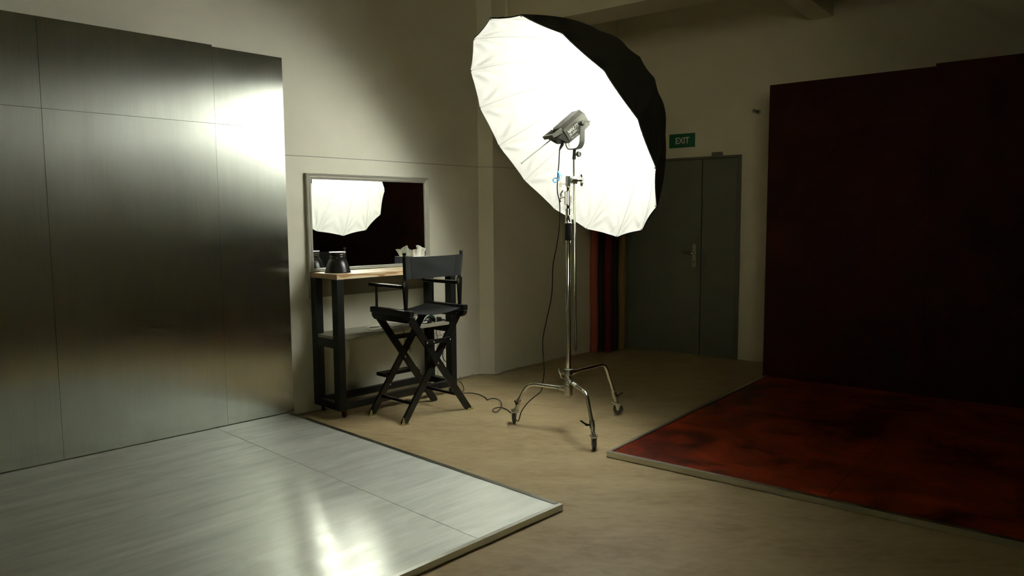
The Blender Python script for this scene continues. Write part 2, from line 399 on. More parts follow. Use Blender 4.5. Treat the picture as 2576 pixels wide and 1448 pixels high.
bm = new(); fbox(bm, E, e2[0]-.004, e2[0]+.010, .725, TF-.022, .001, .032); fbox(bm, E, e2[0]+.010, e2[0]+.018, .725, TF-.022, .0275, .032); obj('edge_trim', bm, MT['alu'], rp)

# ------------------------------------------------------------------ umbrella
UC = Vector((.30650, 4.96623, 1.96419)); UN = Vector((.71456296, .38712204, .58269743)).normalized()
UE1 = Vector((-.47634699, .87925738, 0)).normalized(); UE2 = UN.cross(UE1).normalized()
UE2 = Vector((-.51234102, -.27756617, .81268918)).normalized()
UR_, UD, PH, UEX = .83886, .716, 1.57193, 2.2
um = thing('parabolic_umbrella', UC+UN*.25, 'large white-lined black reflector umbrella fixed on the studio lamp', 'umbrella')
def prof(f): return UD*(1-f**UEX)
def canopy(off, mi):
    bm = new(); NA, NR = 26, 64; rows = []
    for j in range(NR+1):
        f = .015+(1-.015)*j/NR; row = []
        for k in range(16*NA):
            pan, t = divmod(k, NA); t = t/NA; th = PH+(pan+t)*2*math.pi/16; hb = math.pi/16
            lt = (t-.5)*2*hb
            chord = math.cos(hb)/math.cos(lt)
            mixc = 1-(1-chord)*(.85)
            sag = 1-.013*(f**6)*(1-(2*t-1)**2)          # hem pulled in between the ribs
            R = UR_*f*mixc*sag
            z = prof(f)-.010*math.sin(math.pi*t)*math.sin(math.pi*min(f*1.05, 1))
            # tension folds fanning out of every rib tip
            dz = 0
            for tip in (0, 1):
                lat = abs(t-tip)*2*hb*UR_*f; rad = (1-f)*UR_*1.25+.004; d = math.hypot(lat, rad)
                if d < .30:
                    ang = math.atan2(lat, rad); rnd = math.sin(pan*12.9+tip*4.1)*2.0
                    dz += .0100*min(1, d/.06)**1.5*math.exp(-((d-.07)/.085)**2)*math.sin(ang*10+rnd)*math.sin(2*ang) if ang > 0 else 0
            z += dz
            nrm = 1 if mi else 0
            row.append(bm.verts.new(UC+UN*(z+off*.8)+(UE1*math.cos(th)+UE2*math.sin(th))*(R+off*(f**.8)*.9)))
        rows.append(row)
    n = 16*NA
    for j in range(NR):
        for k in range(n): bm.faces.new((rows[j][k], rows[j][(k+1) % n], rows[j+1][(k+1) % n], rows[j+1][k]))
    cv = bm.verts.new(UC+UN*(UD+off*.8))
    for k in range(n): bm.faces.new((rows[0][(k+1) % n], rows[0][k], cv))
    return bm
bm = canopy(0, 0)
o = obj('lining', bm, MT['lining'], um, True)
o.modifiers.clear()
bm = canopy(.006, 1)
o = obj('outer_cover', bm, MT['cover'], um, True)
o.modifiers.clear()
def rim(k, f=1.0, dr=0.0, dz=0.0):
    th = PH+k*2*math.pi/16
    return UC+UN*(prof(f)+dz)+(UE1*math.cos(th)+UE2*math.sin(th))*(UR_*f+dr)
for k in range(16):
    bm = new(); tube(bm, [rim(k, f/30, -.0035, -.002) for f in range(3, 31)], .0017, 6)
    rbb = obj('rib', bm, MT['rib'], um, True)
    bm = new(); tube(bm, [rim(k, 1, -.010, .001), rim(k, 1, .003, -.005)], .0022, 8); obj('rib_tip', bm, MT['black_plastic'], rbb)
    bm = new(); a = rim(k, .50, -.012, -.004); bm2 = rim(k, .47, -.006, -.004); tube(bm, [a, bm2], .003, 6); obj('rib_joint', bm, MT['chrome_rough'], rbb)
bm = new(); lathe(bm, UC+UN*(UD-.055), UN, [(.012, -.04), (.03, -.03), (.034, 0), (.034, .03), (.05, .045), (.01, .052)], 24); obj('hub', bm, MT['black_plastic'], um, True)
bm = new(); tube(bm, [UC+UN*-.338, UC+UN*-.325, UC+UN*-.324, UC+UN*-.062], [.0052, .0052, .0042, .0042], 12); obj('shaft', bm, MT['chrome_rough'], um, True)
bm = new(); tube(bm, [UC+UN*.265, UC+UN*(UD-.08)], .0042, 12)
obj('shaft', bm, MT['chrome_rough'], um, True)

# ------------------------------------------------------------------ studio lamp (frame: X = UN, Y = UE1 away from camera, Z = UE2)
LC = UC+UN*.18+Vector((-.0055, -.060, -.0075))
def L(a, b, c): return LC+UN*a+UE1*b+UE2*c
lp = thing('studio_lamp', L(-.03, 0, -.2), 'dark grey cast studio lamp head pointing into the umbrella', 'lamp')
def loft(bm, secs, mi=0):
    rings = [[bm.verts.new(p) for p in s] for s in secs]; n = len(secs[0])
    for i in range(len(rings)-1):
        for k in range(n): bm.faces.new((rings[i][k], rings[i][(k+1) % n], rings[i+1][(k+1) % n], rings[i+1][k])).material_index = mi
    bm.faces.new(rings[0][::-1]); bm.faces.new(rings[-1])
def sec(a, w, zt, zb, ch, tilt=0.0):
    return [L(a+tilt*(zt-c), b, c) for b, c in ((-w, zb+.01), (-w, zt-ch), (-w+ch*1.1, zt), (w-ch*1.1, zt), (w, zt-ch), (w, zb+.01), (w-.01, zb), (-w+.01, zb))]
bm = new(); loft(bm, [sec(-.165, .066, .036, -.080, .022), sec(-.02, .068, .043, -.080, .024), sec(.035, .068, .043, -.076, .024), sec(.052, .058, .030, -.062, .022)])
body = obj('body', bm, MT['lamp_grey'], lp, bevel=.002)
bm = new()
for i in range(24):
    a = -.155+i*.0078
    zt = .0350+(a+.165)*.045
    hexa(bm, [L(a, -.0645, zt-.016), L(a+.0042, -.0645, zt-.016), L(a+.0042, .0645, zt-.016), L(a, .0645, zt-.016), L(a, -.046, zt+.0045), L(a+.0042, -.046, zt+.0045), L(a+.0042, .046, zt+.0045), L(a, .046, zt+.0045)])
obj('cooling_fins', bm, MT['lamp_grey'], body)
# rear handle box
bm = new()
for (b0, b1) in ((-.060, -.050), (.050, .060)): hexa(bm, [L(-.165, b0, -.002), L(-.165, b1, -.002), L(-.240, b1, .010), L(-.240, b0, .010), L(-.165, b0, .036), L(-.165, b1, .036), L(-.250, b1, .036), L(-.250, b0, .036)])
hexa(bm, [L(-.235, -.060, .010), L(-.235, .060, .010), L(-.250, .060, .010), L(-.250, -.060, .010), L(-.235, -.060, .036), L(-.235, .060, .036), L(-.252, .060, .036), L(-.252, -.060, .036)])
hexa(bm, [L(-.165, -.052, -.002), L(-.165, .052, -.002), L(-.240, .052, .008), L(-.240, -.052, .008), L(-.165, -.052, .012), L(-.165, .052, .012), L(-.240, .052, .016), L(-.240, -.052, .016)])
obj('rear_handle', bm, MT['lamp_grey'], lp, bevel=.003)
# control panel, slanting
bm = new(); hexa(bm, [L(-.1652, -.064, -.078), L(-.1652, .064, -.078), L(-.188, .060, -.062), L(-.188, -.060, -.062), L(-.1652, -.062, .0), L(-.1652, .062, .0), L(-.226, .056, .0), L(-.226, -.056, .0)])
cp = obj('control_panel', bm, MT['lamp_dark'], lp, bevel=.004)
bm = new(); lathe(bm, L(-.207, -.042, .016), (L(-.24, -.06, .0)-L(-.207, -.042, .016)), [(.010, -.004), (.010, .016), (.007, .018)], 5); obj('knob', bm, MT['button'], cp)
bm = new(); lathe(bm, L(-.205, .02, -.030), (L(-1, 0, -.6)-L(0, 0, 0)), [(.009, -.01), (.009, .008), (.006, .010)], 16); obj('knob', bm, MT['black_plastic'], cp)
# front ring and lens
bm = new(); lathe(bm, L(.050, 0, -.016), UN, [(.054, -.004), (.060, .000), (.060, .016), (.050, .018)], 40); obj('front_ring', bm, MT['chrome_rough'], lp, True)
bm = new(); lathe(bm, L(.068, 0, -.016), UN, [(.049, 0), (.043, .009), (.025, .018), (.002, .021)], 32); obj('lens', bm, MT['lens'], lp, True)
# screws
for a, c_ in ((-.155, -.006), (-.155, -.068), (.030, .012), (.030, -.05)):
    bm = new(); lathe(bm, L(a, -.0675, c_), -UE1, [(.0028, 0), (.0028, .0015)], 10); obj('screw', bm, MT['black_plastic'], body)
# raised side panel and lettering
xd = UN; yd = UE2
text_mesh('lettering', 'NANLITE', .030, L(-.147, -.0690, -.026), xd, yd, MT['lettering'], body, shear=.25, width=.100, bold=.0006)
text_mesh('lettering', 'FS-300C', .021, L(-.147, -.0690, -.046), xd, yd, MT['lettering'], body, shear=.25, width=.084, bold=.0002)
text_mesh('lettering', 'Full-Color', .015, L(-.143, -.0690, -.066), xd, yd, MT['lettering'], body, width=.062)
# yoke
PV = L(-.030, 0, -.022)
ZB = A(1445, 374, PV.y).z
def Y(b, z): return PV+UE1*b+Vector((0, 0, z-PV.z))
rows = [(-.088, PV.z+.012), (-.088, ZB+.060), (-.082, ZB+.030), (-.066, ZB+.010), (-.045, ZB), (0, ZB-.002), (.045, ZB), (.066, ZB+.010), (.082, ZB+.030), (.088, ZB+.060), (.088, PV.z+.012)]
hx = Vector((UN.x, UN.y, 0)).normalized()
bm = new(); pts_ = smooth_path([Y(b, z) for b, z in rows], 4)
prev = None
for i, p in enumerate(pts_):
    t = (pts_[min(i+1, len(pts_)-1)]-pts_[max(i-1, 0)]).normalized(); n_ = t.cross(hx).normalized()
    r_ = [bm.verts.new(p+hx*x+n_*y) for x, y in ((-.018, -.003), (-.014, -.0045), (-.006, -.0045), (-.003, -.003), (.003, -.003), (.006, -.0045), (.014, -.0045), (.018, -.003), (.018, .0035), (-.018, .0035))]
    if prev:
        for k in range(10): bm.faces.new((prev[k], prev[(k+1) % 10], r_[(k+1) % 10], r_[k]))
    else: bm.faces.new(r_)
    prev = r_
bm.faces.new(prev); yk = obj('yoke', bm, MT['lamp_grey'], lp)
for sgn in (-1, 1):
    bm = new(); lathe(bm, PV+UE1*sgn*.0685, UE1*sgn, [(.012, 0), (.012, .028), (.016, .029), (.016, .040), (.012, .042)], 20)
    if sgn < 0:
        c0 = PV+UE1*-.103
        prism(bm, [c0+UN*x+UE2*y for x, y in ((-.022, .006), (-.016, .016), (-.004, .021), (.008, .019), (.018, .010), (.028, -.002), (.040, -.010), (.050, -.014), (.049, -.019), (.036, -.017), (.024, -.011), (.012, -.003), (.004, .004), (-.010, .004), (-.019, .002))], UE1*-.014)
    k = obj('tilt_lock', bm, MT['lamp_grey'], yk, True)
RX = Vector((PV.x, PV.y, 0))
RB = A(1448, 880, 4.90); RT = Vector((PV.x, PV.y, ZB-.004)); RT2 = A(1444, 397, PV.y)
bm = new(); lathe(bm, RT2+Vector((0, 0, -.01)), (RT-RT2), [(.011, 0), (.012, .004), (.012, (RT-RT2).length+.004), (.009, (RT-RT2).length+.008)], 20); sk = obj('mount_socket', bm, MT['lamp_dark'], lp, True)
kd = (Vector((-UE1.x, -UE1.y, 0))*.5+Vector((.6, -.5, 0))).normalized()
kc = A(1449, 388, PV.y)
bm = new(); lathe(bm, kc, kd, [(.006, 0), (.006, .018), (.018, .018), (.019, .022), (.019, .032), (.016, .034), (.012, .034), (.011, .031), (.002, .031)], 14); obj('lock_knob', bm, MT['lamp_grey'], sk)
# the lamp's own light
ld = bpy.data.lights.new('lamp_light', 'AREA'); ld.energy = LAMP_WATT; ld.color = LAMP_COL; ld.shape = 'DISK'; ld.size = .07; ld.spread = math.radians(150)
lo = bpy.data.objects.new('lamp_light', ld); COL.objects.link(lo); lo.parent = lp
zq = (-UN).to_track_quat('Z', 'Y')
lo.location = L(.100, 0, -.016)-LOC[lp.name]; lo.rotation_euler = zq.to_euler()

# ------------------------------------------------------------------ stand
DY = 4.93
BASE = Vector((A(1430, 985).x, DY, 0))
sd = thing('light_stand', BASE, 'chrome wheeled light stand carrying the lamp and the large umbrella', 'light stand')
TOP = A(1430, 470)
def on(ypx): # on the leaning column at image height ypx
    z = A(1430, ypx).z; zb = A(1430, 985).z; t = (z-zb)/(TOP.z-zb); b = Vector((BASE.x, DY, zb)); return b+(TOP-b)*t
def col(y0, y1, r, m, name, par=sd, seg=24, extra=None):
    a = on(y0); b = on(y1); bm = new(); h = (b-a).length
    lathe(bm, a, b-a, extra(h) if extra else [(r*.96, 0), (r, .002), (r, h-.002), (r*.96, h)], seg); return obj(name, bm, MT[m], par, True)
col(1000, 600, .0175, 'chrome', 'column')
col(604, 562, .0225, 'foam', 'foam_grip')
o = col(562, 541, .022, 'chrome', 'collar', extra=lambda h: [(.0245, 0), (.0245, .006), (.021, .009), (.021, h-.004), (.018, h)])
o = col(541, 525, .019, 'chrome', 'collar', extra=lambda h: [(.019, 0), (.019, h-.006), (.023, h-.005), (.023, h)])
col(525, 470, .0125, 'chrome', 'riser')
# upper locking collar with its rings, spare stud and wing lever
a = on(516); b = on(480)
bm = new(); lathe(bm, a, b-a, [(.022, 0), (.022, .006), (.0135, .007), (.0135, (b-a).length-.006), (.019, (b-a).length-.005), (.019, (b-a).length)], 20)
q0 = on(514)+Vector((-.018, -.008, 0)); q1 = on(482)+Vector((-.018, -.008, 0)); tube(bm, [q0, q1], .010, 12)
lc = obj('lock_collar', bm, MT['chrome'], sd, True)
bm = new(); q = on(512)+Vector((.016, -.010, 0)); tube(bm, [q, q+Vector((0, 0, .050))], .008, 12); obj('spare_stud', bm, MT['chrome'], lc, True)
def wing(c, d, s, par, m='chrome', name='wing_lever', s1=.045, s2=.035):
    d = Vector(d).normalized(); s = Vector(s).normalized(); bm = new()
    tube(bm, [c, c+d*.026], .0055, 10); c2 = c+d*.026
    tube(bm, smooth_path([c2-s*s2-d*.004, c2-s*s2*.5+d*.006, c2, c2+s*s1*.5+d*.008, c2+s*s1-d*.002], 4), [.004]+[.0065]*6+[.009]*5+[.006]*4+[.0045], 10)
    return obj(name, bm, MT[m], par, True)
wing(on(495)+Vector((-.022, -.008, 0)), (-1, -.3, 0), (.25, .1, 1), lc)
# grip head: block, two discs, T handle
gh0 = A(1428, 470); 
bm = new(); c0 = A(1429, 468); c1 = A(1429, 442)
bar(bm, c0, c1, .026, .030, (1, .2, 0)); blk = obj('grip_head', bm, MT['chrome_rough'], sd, bevel=.003)
col(474, 466, .0135, 'chrome', 'grip_spigot')
HD = Vector((1, .12, .0)).normalized(); hc = A(1434, 453)
bm = new(); lathe(bm, hc, HD, [(.020, 0), (.023, .004), (.023, .012), (.018, .014), (.018, .016), (.026, .018), (.026, .028), (.021, .030), (.021, .034), (.025, .036), (.025, .046), (.015, .050), (.008, .052), (.008, .070)], 28); obj('clamp_discs', bm, MT['chrome'], blk, True)
tc = hc+HD*.072
bm = new(); tube(bm, [tc-HD*.004, tc+HD*.012], .012, 14); tube(bm, smooth_path([tc+HD*.006+Vector((0, 0, .038)), tc+HD*.008+Vector((0, 0, .02)), tc+HD*.010, tc+HD*.008-Vector((0, 0, .02)), tc+HD*.004-Vector((0, 0, .040))], 4), [.008, .009, .010, .011]+[.012]*9+[.011, .010, .009, .008], 12); obj('handle', bm, MT['chrome'], blk, True)
# small side screw with wing nut on the left
bm = new(); c = A(1424, 462); tube(bm, [c, c+Vector((-.030, -.01, 0))], .003, 8); prism(bm, [c+Vector((-.030, -.02, .012)), c+Vector((-.030, -.02, -.018)), c+Vector((-.046, -.02, -.022)), c+Vector((-.050, -.02, .002))], (0, .010, 0)); obj('wing_screw', bm, MT['chrome_rough'], blk)
# extension rod held in the head (passes just in front of the discs) and carries the lamp
bm = new(); RTT = RT2+Vector((0, 0, -.012)); tube(bm, [RB, RTT], .0078, 16); tube(bm, [RB+Vector((0, 0, -.006)), RB+Vector((0, 0, .02))], .0055, 12); rod = obj('extension_rod', bm, MT['chrome'], sd, True)
# base castings
zl, zf, zr = A(1420, 977).z, A(1430, 957).z, A(1440, 937).z
for z0, z1, r_ in ((zl-.045, zl+.020, .030), (zf-.018, zf+.020, .029), (zr-.018, zr+.028, .028)):
    bm = new(); lathe(bm, (BASE.x, DY, z0), (0, 0, 1), [(r_*.85, 0), (r_, .004), (r_, z1-z0-.010), (r_*1.12, z1-z0-.008), (r_*1.12, z1-z0-.002), (r_, z1-z0)], 20); obj('leg_bracket', bm, MT['chrome_rough'], sd, True)
wing(Vector((BASE.x-.03, DY-.02, zr-.002)), (-1, -.5, 0), (-.25, 0, 1), sd, 'chrome_rough', s1=.05, s2=.03)
def leg(floorpt, axis, attach_z, fb, rise, black_side, label=None, tab=1):
    fp = Vector((floorpt[0], floorpt[1], 0)); d = Vector((fp.x-BASE.x, fp.y-BASE.y, 0)); D = d.length; d.normalize()
    sw = Vector((-d.y, d.x, 0))
    def Q(f, z): return Vector((BASE.x, BASE.y, 0))+d*(D*f)+Vector((0, 0, z))
    P0, P1, P2 = Q(.06, attach_z), Q(fb, attach_z+rise), Q(.905, .165)
    ra = .062; a_ = P1+(P0-P1).normalized()*ra; b_ = P1+(P2-P1).normalized()*min(ra, (P2-P1).length*.8)
    path = [P0, P0+(a_-P0)*.5]+[a_*(1-t)**2+P1*2*t*(1-t)+b_*t*t for t in [k/12 for k in range(13)]]+[P2]
    bm = new(); tube(bm, path, .0125, 16)
    lg = obj('leg', bm, MT['chrome'], sd, True)
    bm = new(); lathe(bm, Q(.03, attach_z), d, [(.021, 0), (.021, .022), (.0165, .040), (.0165, .052)], 18); obj('leg_socket', bm, MT['chrome_rough'], lg, True)
    top = Q(.90, .175); bot = Q(.948, .098)
    bm = new(); dd = bot-top; lathe(bm, top, dd, [(.0165, 0), (.0175, .003), (.0175, dd.length*.62), (.0145, dd.length*.64), (.0145, dd.length)], 20); cl = obj('leg_clamp', bm, MT['chrome_rough'], lg, True)
    bm = new(); q = top+dd*.35; sd_ = sw*black_side
    tube(bm, smooth_path([q+sd_*.012, q+sd_*.032, q+sd_*.040+Vector((0, 0, .004)), q+sd_*.075+Vector((0, 0, .030))], 4), [.007]*5+[.008]*4+[.0055]*4, 10); obj('lever', bm, MT['black_plastic'], cl, True)
    # caster, trailing the leg
    ax = Vector((axis[0], axis[1], 0)).normalized(); tr = Vector((-ax.y, ax.x, 0))*tab
    cb = Q(.955, 0)
    bm = new(); lathe(bm, cb+Vector((0, 0, .094)), (0, 0, -1), [(.015, 0), (.021, .004), (.021, .014), (.018, .018)], 20)
    wc = Vector((fp.x, fp.y, .0375))
    for sg in (-1, 1):
        prism(bm, [wc+ax*.015*sg+q_ for q_ in (Vector((0, 0, -.010)), tr*.010, Vector((0, 0, .040))+tr*.020, Vector((0, 0, .044))-tr*.022, -tr*.010)], ax*.002*sg)
    bar(bm, wc+Vector((0, 0, .043))-tr*.022, wc+Vector((0, 0, .043))+tr*.022, .032, .005, ax); tube(bm, [cb+Vector((0, 0, .105)), wc+Vector((0, 0, .043))], .012, 12)
    prism(bm, [wc+Vector((0, 0, .040))+tr*.012+ax*.012, wc+Vector((0, 0, .040))+tr*.012-ax*.012, wc+Vector((0, 0, .048))+tr*.045-ax*.016, wc+Vector((0, 0, .048))+tr*.045+ax*.016], (0, 0, .005))
    cs = obj('caster_fork', bm, MT['chrome_rough'], lg)
    bm = new(); lathe(bm, wc-ax*.011, ax, [(.024, .000), (.033, .0015), (.0365, .006), (.0372, .011), (.0365, .016), (.033, .0205), (.024, .022)], 28); obj('wheel', bm, MT['rubber'], lg, True)
    if label:
        bm = new(); a_ = P0+(P1-P0)*.22; b_ = P0+(P1-P0)*.46; tube(bm, [a_+Vector((0, 0, .0003)), b_+Vector((0, 0, .0003))], .0131, 16, False); o = obj('label_sticker', bm, MT['white_plastic'], lg, True)
c1 = FL(1293, 1064, .0); c2 = FL(1495, 1131, .0); c3 = FL(1555, 1041, .0)
leg(c1, (1, .15), zl, .74, .016, 1)
leg(c2, (.85, -.25), zf, .70, .0, -1, 'sticker')
leg(c3, (.30, .95), zr, .72, .010, -1, None, 1)

# ------------------------------------------------------------------ lamp cable and strap
cy = PV.y-.03
pts_c = [L(-.183, -.03, -.045), L(-.205, -.03, -.058)]
pts_c += [A(x, y, DY+d) for x, y, d in ((1408, 375, -.05), (1406, 410, -.05), (1403, 445, -.05), (1402, 480, -.05), (1408, 515, -.05), (1407, 570, -.04), (1400, 620, -.02), (1391, 670, .02), (1388, 740, .05), (1376, 800, .09), (1366, 850, .12), (1366, 890, .14), (1369, 930, .16), (1366, 960, .18), (1361, 983, .19), (1345, 997, .19), (1330, 1010, .18), (1320, 1022, .17), (1311, 1036, .16))]
cab = thing('power_cable', FL(1320, 1018), 'black power cable hanging from the lamp and curling over the floor', 'cable')
fl_px = [(1304, 1058), (1296, 1052), (1290, 1044), (1284, 1036), (1272, 1028), (1258, 1024), (1245, 1026), (1239, 1032), (1247, 1036), (1256, 1030), (1262, 1018), (1258, 1008), (1246, 1002), (1234, 1002), (1226, 1005), (1222, 1000), (1206, 992), (1188, 988), (1172, 988), (1160, 989)]
p_floor = [FL(x, y, .006+(.010 if 7 <= i <= 13 else 0)) for i, (x, y) in enumerate(fl_px)]
bm = new(); tube(bm, smooth_path(pts_c+p_floor, 7), .0036, 8)
obj('cord', bm, MT['black_cable'], cab, True)
bm = new(); tube(bm, [L(-.188, -.03, -.042), L(-.200, -.03, -.068), A(1407, 378, DY-.045)], [.010, .0085, .0045], 10); obj('plug', bm, MT['black_plastic'], cab, True)
# blue strap looped on the cable
def ribbon(bm, pts, wdir, w_, th):
    P = smooth_path(pts, 5); prev = None
    for i, p in enumerate(P):
        t = (P[min(i+1, len(P)-1)]-P[max(i-1, 0)]).normalized(); n_ = t.cross(wdir).normalized()
        r_ = [bm.verts.new(p+wdir*x*w_/2+n_*y*th/2) for x, y in ((-1, -1), (1, -1), (1, 1), (-1, 1))]
        if prev:
            for k in range(4): bm.faces.new((prev[k], prev[(k+1) % 4], r_[(k+1) % 4], r_[k]))
        else: bm.faces.new(r_)
        prev = r_
    bm.faces.new(prev)
bm = new(); wd = Vector((.35, .85, .4)).normalized()
ribbon(bm, [A(x, y, DY-.06) for x, y in ((1404, 431), (1407, 435), (1412, 442), (1411, 450), (1404, 455), (1396, 459), (1392, 455), (1392, 449), (1399, 448), (1405, 452), (1407, 446), (1405, 438))], wd, .020, .0015)
tube(bm, [A(1404, 430, DY-.05), A(1403.5, 441, DY-.05)], .0055, 10)
tag(obj('cable_strap', bm, MT['blue_strap'], None, loc=A(1402, 447, DY-.05)), 'bright blue hook and loop strap looped around the lamp cable', 'cable strap')

# ------------------------------------------------------------------ make-up desk
dk = thing('rolling_desk', W(.67, .2, 0), 'black framed rolling desk with a pale pine top against the wall', 'desk')
def dbox(name, u0, u1, v0, v1, z0, z1, m='black_frame', bev=.002, par=dk):
    bm = new(); fbox(bm, W, u0, u1, v0, v1, z0, z1); return obj(name, bm, MT[m], par, bevel=bev)
U0, U1, V0, V1 = .115, 1.232, .031, .374
bm = new(); fbox(bm, W, U0, U1+.006, V0+.008, V1+.002, .998, 1.034)
dt = obj('desktop', bm, [MT['pine'], MT['pine_end']], dk, bevel=.0015)
for p in dt.data.polygons:
    if abs(p.normal.dot(Vector((dA[0], dA[1], 0)))) > .9: p.material_index = 1
LEGW, LEGD = .055, .070
for u in (U0, U1-LEGW-.006):
    for v in (V0, V1-LEGD): dbox('leg', u, u+LEGW, v, v+LEGD, .060, .997)
dbox('front_rail', U0+LEGW, U1-LEGW-.006, V1-.055, V1-.010, .062, .112); dbox('back_rail', U0+LEGW, U1-LEGW-.006, V0+.004, V0+.045, .062, .112)
for u in (U0-.004, U1-LEGW-.002):
    dbox('side_rail', u+.002, u+LEGW-.002, V0+LEGD+.001, V1-LEGD-.001, .062, .112)
    dbox('shelf_bearer', u+.006, u+LEGW-.006, V0+LEGD, V1-LEGD, .505, .568)
dbox('shelf', U0+.004, U1-.012, V0+LEGD+.001, V1-LEGD-.001, .569, .590, 'shelf', .001)
bm = new(); fbox(bm, W, U0+LEGW+.001, U1-LEGW-.008, V1-LEGD-.001, V1-.022, .569, .590); fbox(bm, W, U0+LEGW+.001, U1-LEGW-.008, V0+.004, V0+LEGD+.001, .569, .590); obj('shelf', bm, MT['shelf'], dk)
for i, (u, v) in enumerate(((U0+.05, V1-.045), (U0+.05, V0+.03), (U1-.045, V1-.045), (U1-.045, V0+.03))):
    bm = new(); fbox(bm, W, u-.024, u+.024, v-.024, v+.024, .0565, .0605); lathe(bm, W(u, v, .048), (0, 0, 1), [(.014, 0), (.014, .009)], 16)
    ax = Vector((nW[0], nW[1], 0))*.94+Vector((dA[0], dA[1], 0))*.34
    cc = W(u+.012, v, .0225)
    for sg in (-1, 1): prism(bm, [cc+ax*.011*sg+q_ for q_ in (Vector((.010, 0, 0)), Vector((-.010, 0, -.004)), Vector((-.016, .004, .028)), Vector((.004, .002, .028)))], ax*.0015*sg)
    cs = obj('caster', bm, MT['red_caster'] if i == 0 else MT['brass'], dk)
    bm = new(); lathe(bm, cc-ax*.009, ax, [(.014, 0), (.020, .001), (.0222, .005), (.0222, .013), (.020, .017), (.014, .018)], 22); obj('wheel', bm, MT['black_plastic'], cs, True)

# ------------------------------------------------------------------ mirror
def WM(u, v, z): return W(u, v+(u-.112)*.016+max(0, (1.752-z))*.010, z)
mr = thing('framed_mirror', W(.67, .01, .845), 'large mirror in a silver moulded frame standing behind the desk', 'mirror')
MU0, MU1, MZ0, MZ1 = .112, 1.238, 1.036, 1.752
FWd = .045
# moulding profile swept around the mirror
prof_ = [(0, .002), (0, .022), (.006, .027), (.016, .022), (.020, .018), (.028, .021), (.036, .018), (.042, .014), (.0435, .008), (.0435, .002)]
for nm, (a, b) in (('frame_top', ((MU0, MZ1), (MU1, MZ1))), ('frame_right', ((MU1, MZ1), (MU1, MZ0))), ('frame_bottom', ((MU1, MZ0), (MU0, MZ0))), ('frame_left', ((MU0, MZ0), (MU0, MZ1)))):
    cu, cz = (MU0+MU1)/2, (MZ0+MZ1)/2; bm = new(); rs_ = []
    k_ = .55 if nm == 'frame_bottom' else 1.0
    for (u, z) in (a, b):
        su = 1 if u < cu else -1; sz = 1 if z < cz else -1
        kz = .55 if sz > 0 else 1.0
        rs_.append([bm.verts.new(WM(u+su*h, v, z+sz*h*kz)) for h, v in prof_])
    n = len(prof_)
    for k in range(n): bm.faces.new((rs_[0][k], rs_[0][(k+1) % n], rs_[1][(k+1) % n], rs_[1][k]))
    bm.faces.new(rs_[0][::-1]); bm.faces.new(rs_[1]); obj('frame_moulding', bm, MT['frame_wood'], mr)
bm = new(); fbox(bm, WM, MU0+.040, MU1-.040, .004, .009, MZ0+.020, MZ1-.040); obj('mirror_glass', bm, MT['mirror'], mr)
bm = new(); fbox(bm, WM, MU0+.002, MU1-.002, .0005, .0035, .845, MZ1-.004); obj('backing_board', bm, MT['backing'], mr)
bm = new(); fbox(bm, WM, MU0-.001, MU0+.010, .001, .019, .845, MZ0-.001); obj('frame_stile', bm, MT['frame_wood'], mr)

# ------------------------------------------------------------------ things on the desk
rc = W(.243, .195, 1.0345)
rf = thing('lamp_reflector', rc, 'black bell-shaped metal lamp reflector standing on the left end of the desktop', 'reflector')
bm = new(); lathe(bm, rc, (0, 0, 1), [(.094, 0), (.0945, .003), (.090, .006), (.087, .018), (.084, .035), (.077, .060), (.066, .084), (.056, .096), (.053, .099)], 48, False); obj('bell', bm, MT['black_metal'], rf, True)
bm = new(); lathe(bm, rc, (0, 0, 1), [(.052, .099), (.054, .101), (.0535, .112), (.0550, .114), (.0535, .116), (.0535, .126), (.055, .128), (.0535, .130), (.0535, .140), (.057, .143)], 40, True); obj('neck', bm, MT['black_metal'], rf, True)
bm = new(); lathe(bm, rc, (0, 0, 1), [(.058, .1425), (.060, .144), (.060, .148), (.056, .1495)], 40); obj('bayonet_ring', bm, MT['chrome_rough'], rf, True)
tb = thing('tissue_box', W(1.09, .12, 1.0345), 'dark blue tissue box behind the chair back on the desktop', 'tissue box')
bm = new(); fbox(bm, W, .988, 1.200, .064, .174, 1.0345, 1.112); obj('carton', bm, MT['blue'], tb, bevel=.002)
bm = new(); fbox(bm, W, .991, 1.197, .067, .171, 1.1122, 1.1130); obj('carton_top', bm, MT['white_plastic'], tb)
bm = new(); rows = []
for j in range(15):
    t = j/14; row = []
    for i in range(40):
        s = i/39
        u = 1.000+.108*s+(t*.012)*math.sin(s*9)+.05*t*(s-.55); v = .118+.022*t*math.sin(s*17+.8*t)+.008*math.sin(s*41)*t
        hgt = .052+.028*math.exp(-((s-.62)/.17)**2)+.003*math.sin(s*23); hgt *= 1-.85*max(0, s-.80)/.2
        row.append(bm.verts.new(W(u, v, 1.112+hgt*t*1.12)))
    rows.append(row)
for j in range(14):
    for i in range(39): bm.faces.new((rows[j][i], rows[j][i+1], rows[j+1][i+1], rows[j+1][i]))
o = obj('tissue', bm, MT['tissue'], tb, True); md = o.modifiers.new('s', 'SOLIDIFY'); md.thickness = .0012
